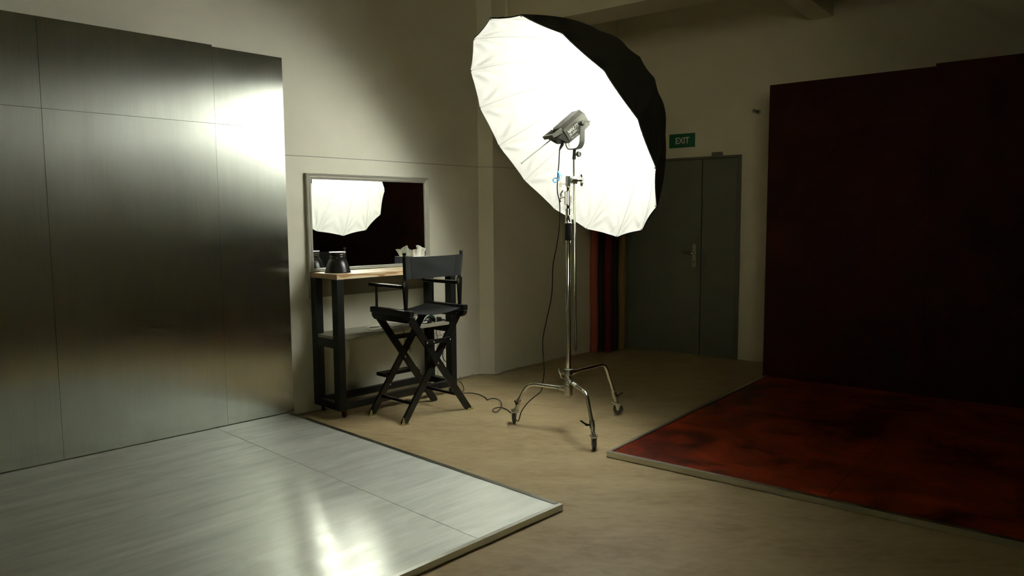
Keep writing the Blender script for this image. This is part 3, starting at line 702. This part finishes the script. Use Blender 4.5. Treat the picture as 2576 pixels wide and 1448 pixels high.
# ------------------------------------------------------------------ things on the shelf
SZ = .5905
def coil(name, pts, r, m, label, cat, loc, par=None):
    bm = new(); tube(bm, smooth_path(pts, 8), r, 8)
    return tag(obj(name, bm, MT[m], par, True, loc=loc), label, cat)
pts = []
for k in range(40):
    a = k*.83; rr = .050+.022*math.sin(k*1.7); pts.append(W(.65+.20*math.cos(a)*(.75+.25*math.sin(k)), .255+rr*math.sin(a)*.9, SZ+.007+.022*abs(math.sin(k*.61))))
coil('cable_bundle', pts, .0042, 'white_cable', 'loose bundle of white cable at the middle of the desk shelf', 'cable', W(.60, .2, SZ))
pts = [W(.70, .26, SZ+.03), W(.72, .30, SZ+.02), W(.70, .345, SZ-.01), W(.70, .362, .52), W(.715, .36, .46), W(.735, .355, .43)]
tcab = thing('hanging_plug_cable', W(.71, .30, .42), 'grey cable with a dark plug hanging from the front of the shelf', 'cable')
bm = new(); tube(bm, smooth_path([W(.66, .25, SZ+.012), W(.68, .30, SZ+.012), W(.695, .362, SZ+.006), W(.70, .372, .55), W(.715, .372, .49), W(.735, .372, .455)], 6), .0035, 8); tube(bm, smooth_path([W(.64, .25, SZ+.012), W(.665, .30, SZ+.012), W(.682, .364, SZ+.006), W(.69, .376, .53), W(.70, .376, .47)], 6), .003, 8); obj('cord', bm, MT['grey_cable'], tcab, True)
bm = new(); tube(bm, [W(.735, .372, .455), W(.750, .372, .425)], .011, 12); tube(bm, [W(.750, .372, .425), W(.758, .372, .408)], .015, 12); obj('plug', bm, MT['grey_cable'], tcab, True)
bm = new(); lathe(bm, W(.690, .366, .435), (nW[0], nW[1], 0), [(.020, 0), (.030, .003), (.030, .014), (.022, .017)], 22); obj('round_adapter', bm, MT['black_plastic'], tcab, True)
bm = new(); bm_pts = [W(.70, .07, SZ), W(.885, .07, SZ), W(.885, .185, SZ), W(.70, .185, SZ)]; prism(bm, bm_pts, (0, 0, .022))
tag(obj('flat_white_tray', bm, MT['white_plastic'], None, bevel=.004, loc=W(.8, .17, SZ)), 'flat pale plastic tray lying at the back of the desk shelf', 'tray')
bm = new(); fbox(bm, W, .900, .948, .225, .262, SZ, SZ+.058)
tag(obj('white_power_adapter', bm, MT['white_plastic'], None, bevel=.005, loc=W(.86, .28, SZ)), 'white square power adapter on the shelf behind the crossed chair legs', 'adapter')
pts = []
for k in range(20):
    a = k*.9; pts.append(W(.955+.060*math.cos(a)*(1-.01*k)*.6, .285+.022*math.sin(a), SZ+.006+.012*abs(math.sin(k*1.1))))
pts += [W(.93, .31, SZ+.02), W(.955, .318, SZ+.055), W(1.01, .318, SZ+.075), W(1.055, .318, SZ+.045), W(1.066, .31, SZ+.010)]
coil('white_lead', pts, .0036, 'white_cable', 'white charging lead arching over the black case on the shelf', 'cable', W(.96, .23, SZ))
bm = new(); lathe(bm, W(1.0, .250, SZ), (0, 0, 1), [(.052, 0), (.055, .006), (.052, .030), (.040, .045), (.020, .054), (.004, .057)], 28)
tag(obj('black_round_case', bm, MT['black_plastic'], None, True, loc=W(1.0, .25, SZ)), 'domed black case on the right part of the desk shelf', 'case')
bm = new(); rows = []
for j in range(13):
    row = []
    for i in range(17):
        x = i/16*2-1; y = j/12*2-1; rr = max(0, 1-x*x*.9-y*y*.9)
        row.append(bm.verts.new(W(1.098+x*.088, .148+y*.045, SZ+.0045+.082*rr**.45*(1+.12*math.sin(x*5+y*3)))))
    rows.append(row)
for j in range(12):
    for i in range(16): bm.faces.new((rows[j][i], rows[j][i+1], rows[j+1][i+1], rows[j+1][i]))
o = obj('green_cloth', bm, MT['green_cloth'], None, True, loc=W(1.098, .148, SZ)); md = o.modifiers.new('s', 'SOLIDIFY'); md.thickness = .004
tag(o, 'dark green folded cloth heaped at the right end of the desk shelf', 'cloth')
bm = new(); fbox(bm, W, 1.085, 1.150, .235, .285, SZ, SZ+.034)
tag(obj('black_charger', bm, MT['black_plastic'], None, bevel=.006, loc=W(1.115, .26, SZ)), 'small black charger block in front of the green cloth', 'charger')
# wall outlet behind the desk and its cables
wo = thing('wall_outlet', W(1.33, .0, .46), 'white surface-mounted outlet low on the wall behind the desk', 'outlet')
bm = new(); fbox(bm, W, 1.318, 1.366, .0005, .03, .430, .490); obj('housing', bm, MT['white_plastic'], wo, bevel=.003)
bm = new(); tube(bm, [W(1.342, .006, .43), W(1.340, .006, .01)], .004, 8); obj('conduit', bm, MT['white_plastic'], wo, True)
coil('tangled_desk_cable', [W(1.17, .20, SZ+.006), W(1.245, .215, SZ-.005), W(1.262, .21, .52), W(1.27, .20, .38), W(1.31, .18, .29), W(1.36, .17, .27), W(1.33, .16, .33), W(1.27, .16, .33), W(1.255, .17, .26), W(1.32, .18, .20), W(1.345, .19, .25), W(1.30, .2, .15), W(1.27, .22, .08), W(1.29, .25, .006)], .0036, 'black_cable', 'thick black cable looping behind the right desk leg', 'cable', W(1.27, .2, .3))
coil('thin_desk_lead', [W(1.20, .15, SZ+.004), W(1.252, .15, SZ-.01), W(1.268, .12, .46), W(1.31, .10, .44), W(1.38, .09, .47), W(1.33, .08, .38), W(1.27, .08, .35), W(1.29, .06, .30), W(1.36, .05, .31), W(1.37, .04, .10), W(1.36, .03, .004)], .0016, 'black_cable', 'thin dark wire drooping from the right end of the shelf', 'cable', W(1.3, .1, .4))
# floor extension from desk foot
coil('extension_lead', [FL(1156, 958, .004), FL(1163, 966, .004), FL(1167, 978, .004), FL(1164, 984, .004), FL(1157, 990, .004), FL(1150, 984, .004)], .0036, 'black_cable', 'short black lead curling on the floor beside the right desk caster', 'cable', FL(1163, 975))
# conduit clipped along the foot of the wall
def base_pts(off, z):
    out = [W(1.26+.0*i, off, z) for i in range(1)]
    out += [W(1.5, off, z), W(1.80, off, z)]
    out += [Vector((R0.x+.02, R0.y-.03, z))]
    for k in (.15, .5, .9, 1.2): q = R0+RD*k; out.append(Vector((q.x+.757*off, q.y-.653*off, z)))
    return out
coil('wall_base_cable', base_pts(.010, .010), .004, 'shelf', 'thin olive cable clipped along the foot of the left wall', 'cable', W(1.6, .01, 0))
CLIPS = ['close beside the right desk leg', 'just left of the angled wall corner', 'just right of the angled wall corner', 'second to the right of the angled corner', 'just left of the hanging black cable', 'right of the hanging black cable', 'behind the lamp stand column', 'nearest the coral paper roll']
for k, q in enumerate([WP(1157, 949), WP(1190, 940)]+[R0+RD*x for x in (.10, .32, .56, .80, 1.05, 1.24)]):
    if k < 2: c = Vector((q.x, q.y, .02)); nx, ny = nW
    else: c = Vector((q.x, q.y, .02)); nx, ny = .757, -.653
    c = c+Vector((nx, ny, 0))*.006
    bm = new(); lathe(bm, c, (nx, ny, 0), [(.006, -.0055), (.006, .004), (.003, .006)], 10); bar(bm, c+Vector((0, 0, -.012)), c+Vector((0, 0, .002)), .006, .008, (-ny, nx, 0))
    tag(obj('cable_clip', bm, MT['white_plastic'], None, True, loc=c), 'tiny white cable clip at the wall foot, '+CLIPS[k], 'cable clip', 'cable clips along the wall foot')

# ------------------------------------------------------------------ director's chair (frame u, v of the wall; it faces the desk)
ch = thing('director_chair', W(.645, .61, 0), 'tall black folding director chair with a charcoal canvas back at the desk', 'chair')
sA = Vector((dA[0], dA[1], 0)); sN = Vector((nW[0], nW[1], 0))
XL, XR = .358, .936; UTL, UTR = .405, .880; ZT = .735
def xleg(v, ua, ub, dv, foot_tape=False, name='leg'):
    # foot at ua, top at ub, flat timber strip
    p0 = W(ua, v+dv, .012); p1 = W(ub, v+dv, ZT); bm = new()
    t = (p1-p0).normalized(); s = sN.cross(t).normalized(); w_ = .026
    o_ = sN*.010
    pts = [p0-s*w_+t*.022*0, p0-s*w_*.2-t*.012*0+Vector((0, 0, 0)), p0+s*w_, p1+s*w_, p1-s*w_]
    lo_ = p0; 
    a = p0-s*w_; b = p0+s*w_
    # foot cut level with the floor, outer corner clipped
    def toz(q, z): return q+t*((z-q.z)/t.z)
    a = toz(p0-s*w_, .001); b = toz(p0+s*w_, .001)
    up1 = toz(p1+s*w_, ZT); up2 = toz(p1-s*w_, ZT)
    if ua < ub: poly = [a, b+(a-b).normalized()*.016, b+t*.022, up1, up2]
    else: poly = [a+t*.022, a+(b-a).normalized()*.016, b, up1, up2]
    prism(bm, [x-o_ for x in poly], sN*.020)
    return obj(name, bm, MT['black_wood'], ch, bevel=.003)
VR, VFt = .800, .425
legs = [xleg(VR, XR, UTL, .012), xleg(VR, XL, UTR, -.012), xleg(VFt, XR-.010, UTL, .012), xleg(VFt, XL, UTR, -.012)]
def cbar(name, p0, p1, w_, h, side, m='black_wood', bev=.002, par=ch):
    bm = new(); bar(bm, p0, p1, w_, h, side); return obj(name, bm, MT[m], par, bevel=bev)
up_ = (0, 0, 1)
for v in (VR+.002, VFt+.002):
    ua = XL+(UTR-XL)*.55/ZT; ub = XR+(UTL-XR)*.55/ZT
    cbar('cross_brace', W(ub-.012, v+.022, .552), W(ua+.012, v+.022, .552), .034, .012, up_)
ua = XL+(UTR-XL)*.125/ZT; ub = XR+(UTL-XR)*.125/ZT
cbar('side_stretcher', W(ua, VFt-.002, .125), W(ua, VR-.022, .125), .018, .018, up_)
cbar('side_stretcher', W(ub, VFt+.022, .125), W(ub, VR+.002, .125), .018, .018, up_)
# footrest
bm = new(); fbox(bm, W, .470, .800, .318, .405, .258, .284)
obj('footrest', bm, MT['black_wood'], ch, bevel=.004)
for u in (.475, .775): cbar('footrest_bracket', W(u, .405, .270), W(u, .450, .262), .022, .010, up_)
# bolts
for u, v, z in ((.645, VR+.024, .392), (.538, VR+.0345, .552), (.752, VR+.0345, .552), (.645, VFt+.024, .392), (.50, VFt+.024, .205), (.60, VR+.0345, .552), (.455, VFt+.024, .262)):
    bm = new(); lathe(bm, W(u, v, z), sN, [(.0055, -.002), (.0055, .001), (.003, .003)], 10); obj('bolt', bm, MT['chrome_rough'], ch)
# seat rails: lower bearer and upper rail each side
for u, sg in ((UTL-.012, -1), (UTR+.012, 1)):
    bm = new()
    prism(bm, [W(u-.017, .405, .748), W(u-.017, .412, .722), W(u-.017, .440, .703), W(u-.017, .815, .703), W(u-.017, .843, .722), W(u-.017, .850, .748)], sA*.034)
    obj('lower_rail', bm, MT['black_wood'], ch, bevel=.003)
    bm = new(); fbox(bm, W, u-.021, u+.021, .395, .850, .751, .790); rl = obj('seat_rail', bm, MT['black_wood'], ch, bevel=.004)
    # arm post (front) and back post with turned socket
    bm = new(); tube(bm, [W(u, .450, .789), W(u, .450, .945)], [.0095, .0085], 12); obj('arm_post', bm, MT['black_wood'], ch, True)
    bm = new(); pp = [(.789, .012, .011), (.82, .014, .012), (.93, .021, .014), (.985, .024, .015), (.993, .021, .013)]
    secs = [[W(u+a*x, .785+b*y, z) for x, y in ((-1, -.4), (-.6, -1), (.6, -1), (1, -.4), (1, .4), (.6, 1), (-.6, 1), (-1, .4))] for z, a, b in pp]
    loft(bm, secs); obj('post_socket', bm, MT['black_wood'], ch, True)
    lean = .012*sg
    bm = new(); lathe(bm, W(u, .785, .991), (W(u+lean, .795, 1.18)-W(u, .785, .991)), [(.0135, 0), (.0120, .010), (.0115, .172), (.0095, .176), (.0095, .180), (.0135, .184), (.0135, .191), (.009, .196)], 16); obj('back_post', bm, MT['black_wood'], ch, True)
    bm = new(); arm = [(-.016, .372), (-.020, .40), (-.024, .50), (-.023, .62), (-.020, .74), (-.016, .762), (.016, .762), (.020, .74), (.023, .62), (.024, .50), (.020, .40), (.016, .372)]
    prism(bm, [W(u+a, v, .938) for a, v in arm], (0, 0, .025)); obj('armrest', bm, MT['black_wood'], ch, bevel=.004)
# canvas back wrapped round the posts
bm = new(); NX = 48; NZ = 12; front = []; backr = []
ul, ur = UTL-.012, UTR+.012
def cpt(s, k, side):
    z = 1.003+.156*k; z += .010*(s*(1-s))*-2.2*(k-.35)
    lx = .012*k
    u = (ul-lx-.014)+(ur-ul+2*lx+.028)*s
    edge = min(s, 1-s)*(ur-ul)
    th = .0145 if edge < .016 else (.0145*max(0, (1-(edge-.016)/.05)) if edge < .066 else 0)
    th = max(th, .0016)
    v = .785+.010*k+.0125*(1-(2*s-1)**8)*0+.016*math.sin(math.pi*s)+.003*math.sin(s*11+k*4)*math.sin(math.pi*s)*math.sin(math.pi*k)
    if edge <= .001: th = .004
    return W(u, v+side*th, z)
for side in (1, -1):
    g2 = [[bm.verts.new(cpt(i/NX, j/NZ, side)) for i in range(NX+1)] for j in range(NZ+1)]
    (front if side == 1 else backr).extend(g2)
for G in (front, backr):
    for j in range(NZ):
        for i in range(NX): bm.faces.new((G[j][i], G[j][i+1], G[j+1][i+1], G[j+1][i]))
for i in range(NX):
    bm.faces.new((front[0][i], front[0][i+1], backr[0][i+1], backr[0][i])); bm.faces.new((front[-1][i], front[-1][i+1], backr[-1][i+1], backr[-1][i]))
for j in range(NZ):
    bm.faces.new((front[j][0], front[j+1][0], backr[j+1][0], backr[j][0])); bm.faces.new((front[j][-1], front[j+1][-1], backr[j+1][-1], backr[j][-1]))
cv = obj('back_canvas', bm, MT['canvas'], ch, True)
for s in (.125, .875):
    bm = new(); tube(bm, [cpt(s, k/12, 1)+sN*.0006 for k in range(13)], .0012, 6); obj('stitch_seam', bm, MT['black_plastic'], cv)
# seat canvas, sagging
bm = new(); G = []
for side in (0, 1):
    G.append([[bm.verts.new(W(ul+.008+(ur-ul-.016)*i/24, .420+.405*j/10, .776-.030*math.sin(math.pi*i/24)-.0035*side)) for i in range(25)] for j in range(11)])
for g2 in G:
    for j in range(10):
        for i in range(24): bm.faces.new((g2[j][i], g2[j][i+1], g2[j+1][i+1], g2[j+1][i]))
for i in range(24):
    for j in (0, 10): bm.faces.new((G[0][j][i], G[0][j][i+1], G[1][j][i+1], G[1][j][i]))
obj('seat_canvas', bm, MT['canvas'], ch, True)
# torn yellow tape on the feet
for (u, v, hgt) in ((XL-.01, VR+.004, .055), (XR, VR+.025, .010), (XL-.01, VFt+.004, .045)):
    bm = new(); rows = []
    for j in range(5):
        row = []
        for i in range(12):
            s = i/11; x = -.026+.056*s
            z = .001+hgt*max(0, .22-s)/.22*(j/4)*(1+.25*math.sin(i*2.1))+.011*(j/4)*(.35+abs(math.sin(i*1.9)))
            row.append(bm.verts.new(W(u+x-(.012 if s < .3 else 0)*(1-j/4), v+.012+.006*math.sin(i*1.3)*(j/4)+.004*j*.5, z)))
        rows.append(row)
    for j in range(4):
        for i in range(11): bm.faces.new((rows[j][i], rows[j][i+1], rows[j+1][i+1], rows[j+1][i]))
    o = obj('foot_tape', bm, MT['tape'], ch); md = o.modifiers.new('s', 'SOLIDIFY'); md.thickness = .0015; o['label'] = 'torn pale yellow tape'

# ------------------------------------------------------------------ door and far wall details
dr = bpy.data.objects.new('door_1', None); COL.objects.link(dr); dr.location = E(.65, .02, 0); LOC[dr.name] = Vector(dr.location); dr['kind'] = 'structure'
def ebox(name, s0, s1, t0, t1, z0, z1, m, par=dr, bev=.002):
    bm = new(); fbox(bm, E, s0, s1, t0, t1, z0, z1); return obj(name, bm, MT[m], par, bevel=bev)
ebox('door_frame', .028, .050, .001, .030, 0, 2.018, 'door_frame'); ebox('door_frame', 1.258, 1.290, .001, .034, 0, 2.018, 'door_frame'); ebox('door_frame', .051, 1.257, .001, .030, 1.995, 2.018, 'door_frame')
ebox('door_gap', .0505, 1.2575, .0008, .004, 0.002, 1.994, 'black_gap', bev=0)
lf = ebox('door_leaf', .054, .886, .0045, .024, .006, 1.991, 'door'); ebox('door_leaf', .896, 1.253, .0045, .024, .006, 1.991, 'door')
bm = new(); prism(bm, [E(.821+.019*math.cos(t), .0245, (1.124 if k < 9 else .922)+.019*math.sin(t)) for k, t in enumerate([math.pi*i/8 for i in range(9)]+[math.pi+math.pi*i/8 for i in range(9)])], Vector((-dC[0], -dC[1], 0))*.006)
hd = obj('handle_plate', bm, MT['brass'], lf)
bm = new(); lathe(bm, E(.821, .030, 1.052), (-dC[0], -dC[1], 0), [(.015, 0), (.015, .006), (.009, .008), (.009, .04)], 20)
tube(bm, smooth_path([E(.821, .060, 1.048), E(.800, .070, 1.046), (E(.775, .072, 1.052)), E(.740, .071, 1.062), E(.706, .066, 1.064)], 5), [.0115]*5+[.010]*16, 12); obj('handle', bm, MT['brass'], lf, True)
bm = new(); lathe(bm, E(.821, .0300, .965), (-dC[0], -dC[1], 0), [(.006, 0), (.006, .0012)], 12); fbox(bm, E, .818, .824, .030, .0312, .945, .965); obj('keyhole', bm, MT['black_gap'], lf)
for s, z in ((1.274, 1.783), (1.274, .986), (1.274, .222), (.038, 1.014), (.038, .182)):
    bm = new(); tube(bm, [E(s, .040, z-.05), E(s, .040, z+.05)], .0075, 12); fbox(bm, E, s-.012, s+.012, .030, .036, z-.045, z+.045); obj('hinge', bm, MT['door_frame'], dr, True)
bx = thing('door_closer_bracket', E(1.055, .03, 2.0), 'small grey bracket box mounted over the door head', 'bracket')
ebox('housing', 1.005, 1.108, .031, .062, 1.998, 2.052, 'door_frame', bx, .004)
for s, z in ((1.028, 2.022), (1.068, 2.022), (1.085, 2.040)):
    bm = new(); lathe(bm, E(s, .062, z), (-dC[0], -dC[1], 0), [(.004, -.001), (.004, .001)], 10); obj('screw', bm, MT['black_plastic'], bx)
ex = thing('exit_sign', E(.66, .005, 2.12), 'green exit sign with white letters on the far wall above the door', 'sign')
ebox('border', .512, .806, .001, .006, 2.118, 2.268, 'sign_white', ex, 0); ebox('plate', .517, .801, .0061, .0075, 2.123, 2.263, 'sign_green', ex, 0)
text_mesh('lettering', 'EXIT', .090, E(.588, .0077, 2.163), (dE[0], dE[1], 0), (0, 0, 1), MT['sign_white'], ex, width=.150, bold=.002)
pg = thing('wall_peg', E(1.415, 0, 2.41), 'short round metal peg with a flange on the far wall beside the red backdrop', 'peg')
bm = new(); q = E(1.440, 0, 2.410); nx = Vector((-dC[0], -dC[1], 0))
lathe(bm, q, nx, [(.024, .0006), (.024, .006), (.020, .012)], 22); obj('flange', bm, MT['chrome_rough'], pg, True)
bm = new(); tube(bm, [q+nx*.0125, q+nx*.10+Vector((0, 0, .004))], .011, 14); obj('pin', bm, MT['lamp_dark'], pg, True)
bm = new(); tube(bm, [q+nx*.1003+Vector((0, 0, .004)), q+nx*.118+Vector((0, 0, .005))], .0135, 14); obj('cap', bm, MT['brass'], pg, True)
# light switch on the far part of the left wall
a = Vector((.499, 7.440)); rn = Vector((.757, -.653))
a = R0+RD*((a-R0).dot(RD))
def Rw(x, off, z): q = a+RD*x+rn*off; return Vector((q.x, q.y, z))
sw_ = thing('light_switch', Rw(.02, .005, 1.22), 'small double light switch plate on the far stretch of left wall behind the stand', 'switch')
bm = new(); fbox(bm, Rw, -.012, .048, .0008, .008, 1.175, 1.275); obj('plate', bm, MT['wall_e'], sw_, bevel=.002)
for z in (1.190, 1.230):
    bm = new(); fbox(bm, Rw, 0, .036, .0082, .012, z, z+.032); obj('rocker', bm, MT['wall_e'], sw_, bevel=.001)
# ------------------------------------------------------------------ rolls of background paper in the corner
def roll(name, px, r, m, label, lean=(0, 0), H=2.72, dy=0.0, tdn=0.0):
    b = Vector((px[0], px[1], 0))
    bm = new(); top = Vector((b.x+lean[0], b.y+lean[1], H)); ax = (top-b)
    n = 18; segs = [b+ax*(i/n) for i in range(n+1)]
    tube(bm, [p+Vector((.004*math.sin(i*.9), .003*math.sin(i*1.3+1), 0)) for i, p in enumerate(segs)], [r*(1+.02*math.sin(i*2.2)) for i in range(n+1)], 26)
    th = thing(name, b, label, 'paper roll', 'background paper rolls in the corner')
    obj('paper', bm, MT[m], th, True)
    d = ax.normalized(); bm = new(); tube(bm, [top+d*.0005, top+d*.03], r*.45, 16); obj('core', bm, MT['tan_paper'], th, True)
roll('backdrop_roll', (.8634, 7.786), .043, 'pink_paper', 'coral pink paper roll, the leftmost standing in the corner by the door')
roll('backdrop_roll', (.942, 7.876), .042, 'black_paper', 'black paper roll standing between the coral and the maroon rolls')
roll('backdrop_roll', (1.013, 7.795), .045, 'maroon_paper', 'deep maroon paper roll standing in the middle of the corner rolls')
roll('backdrop_roll', (1.093, 7.892), .036, 'black_paper', 'black paper roll standing between the maroon and the ochre rolls')
roll('backdrop_roll', (1.185, 8.000), .040, 'tan_paper', 'ochre tan paper roll standing right beside the grey door')
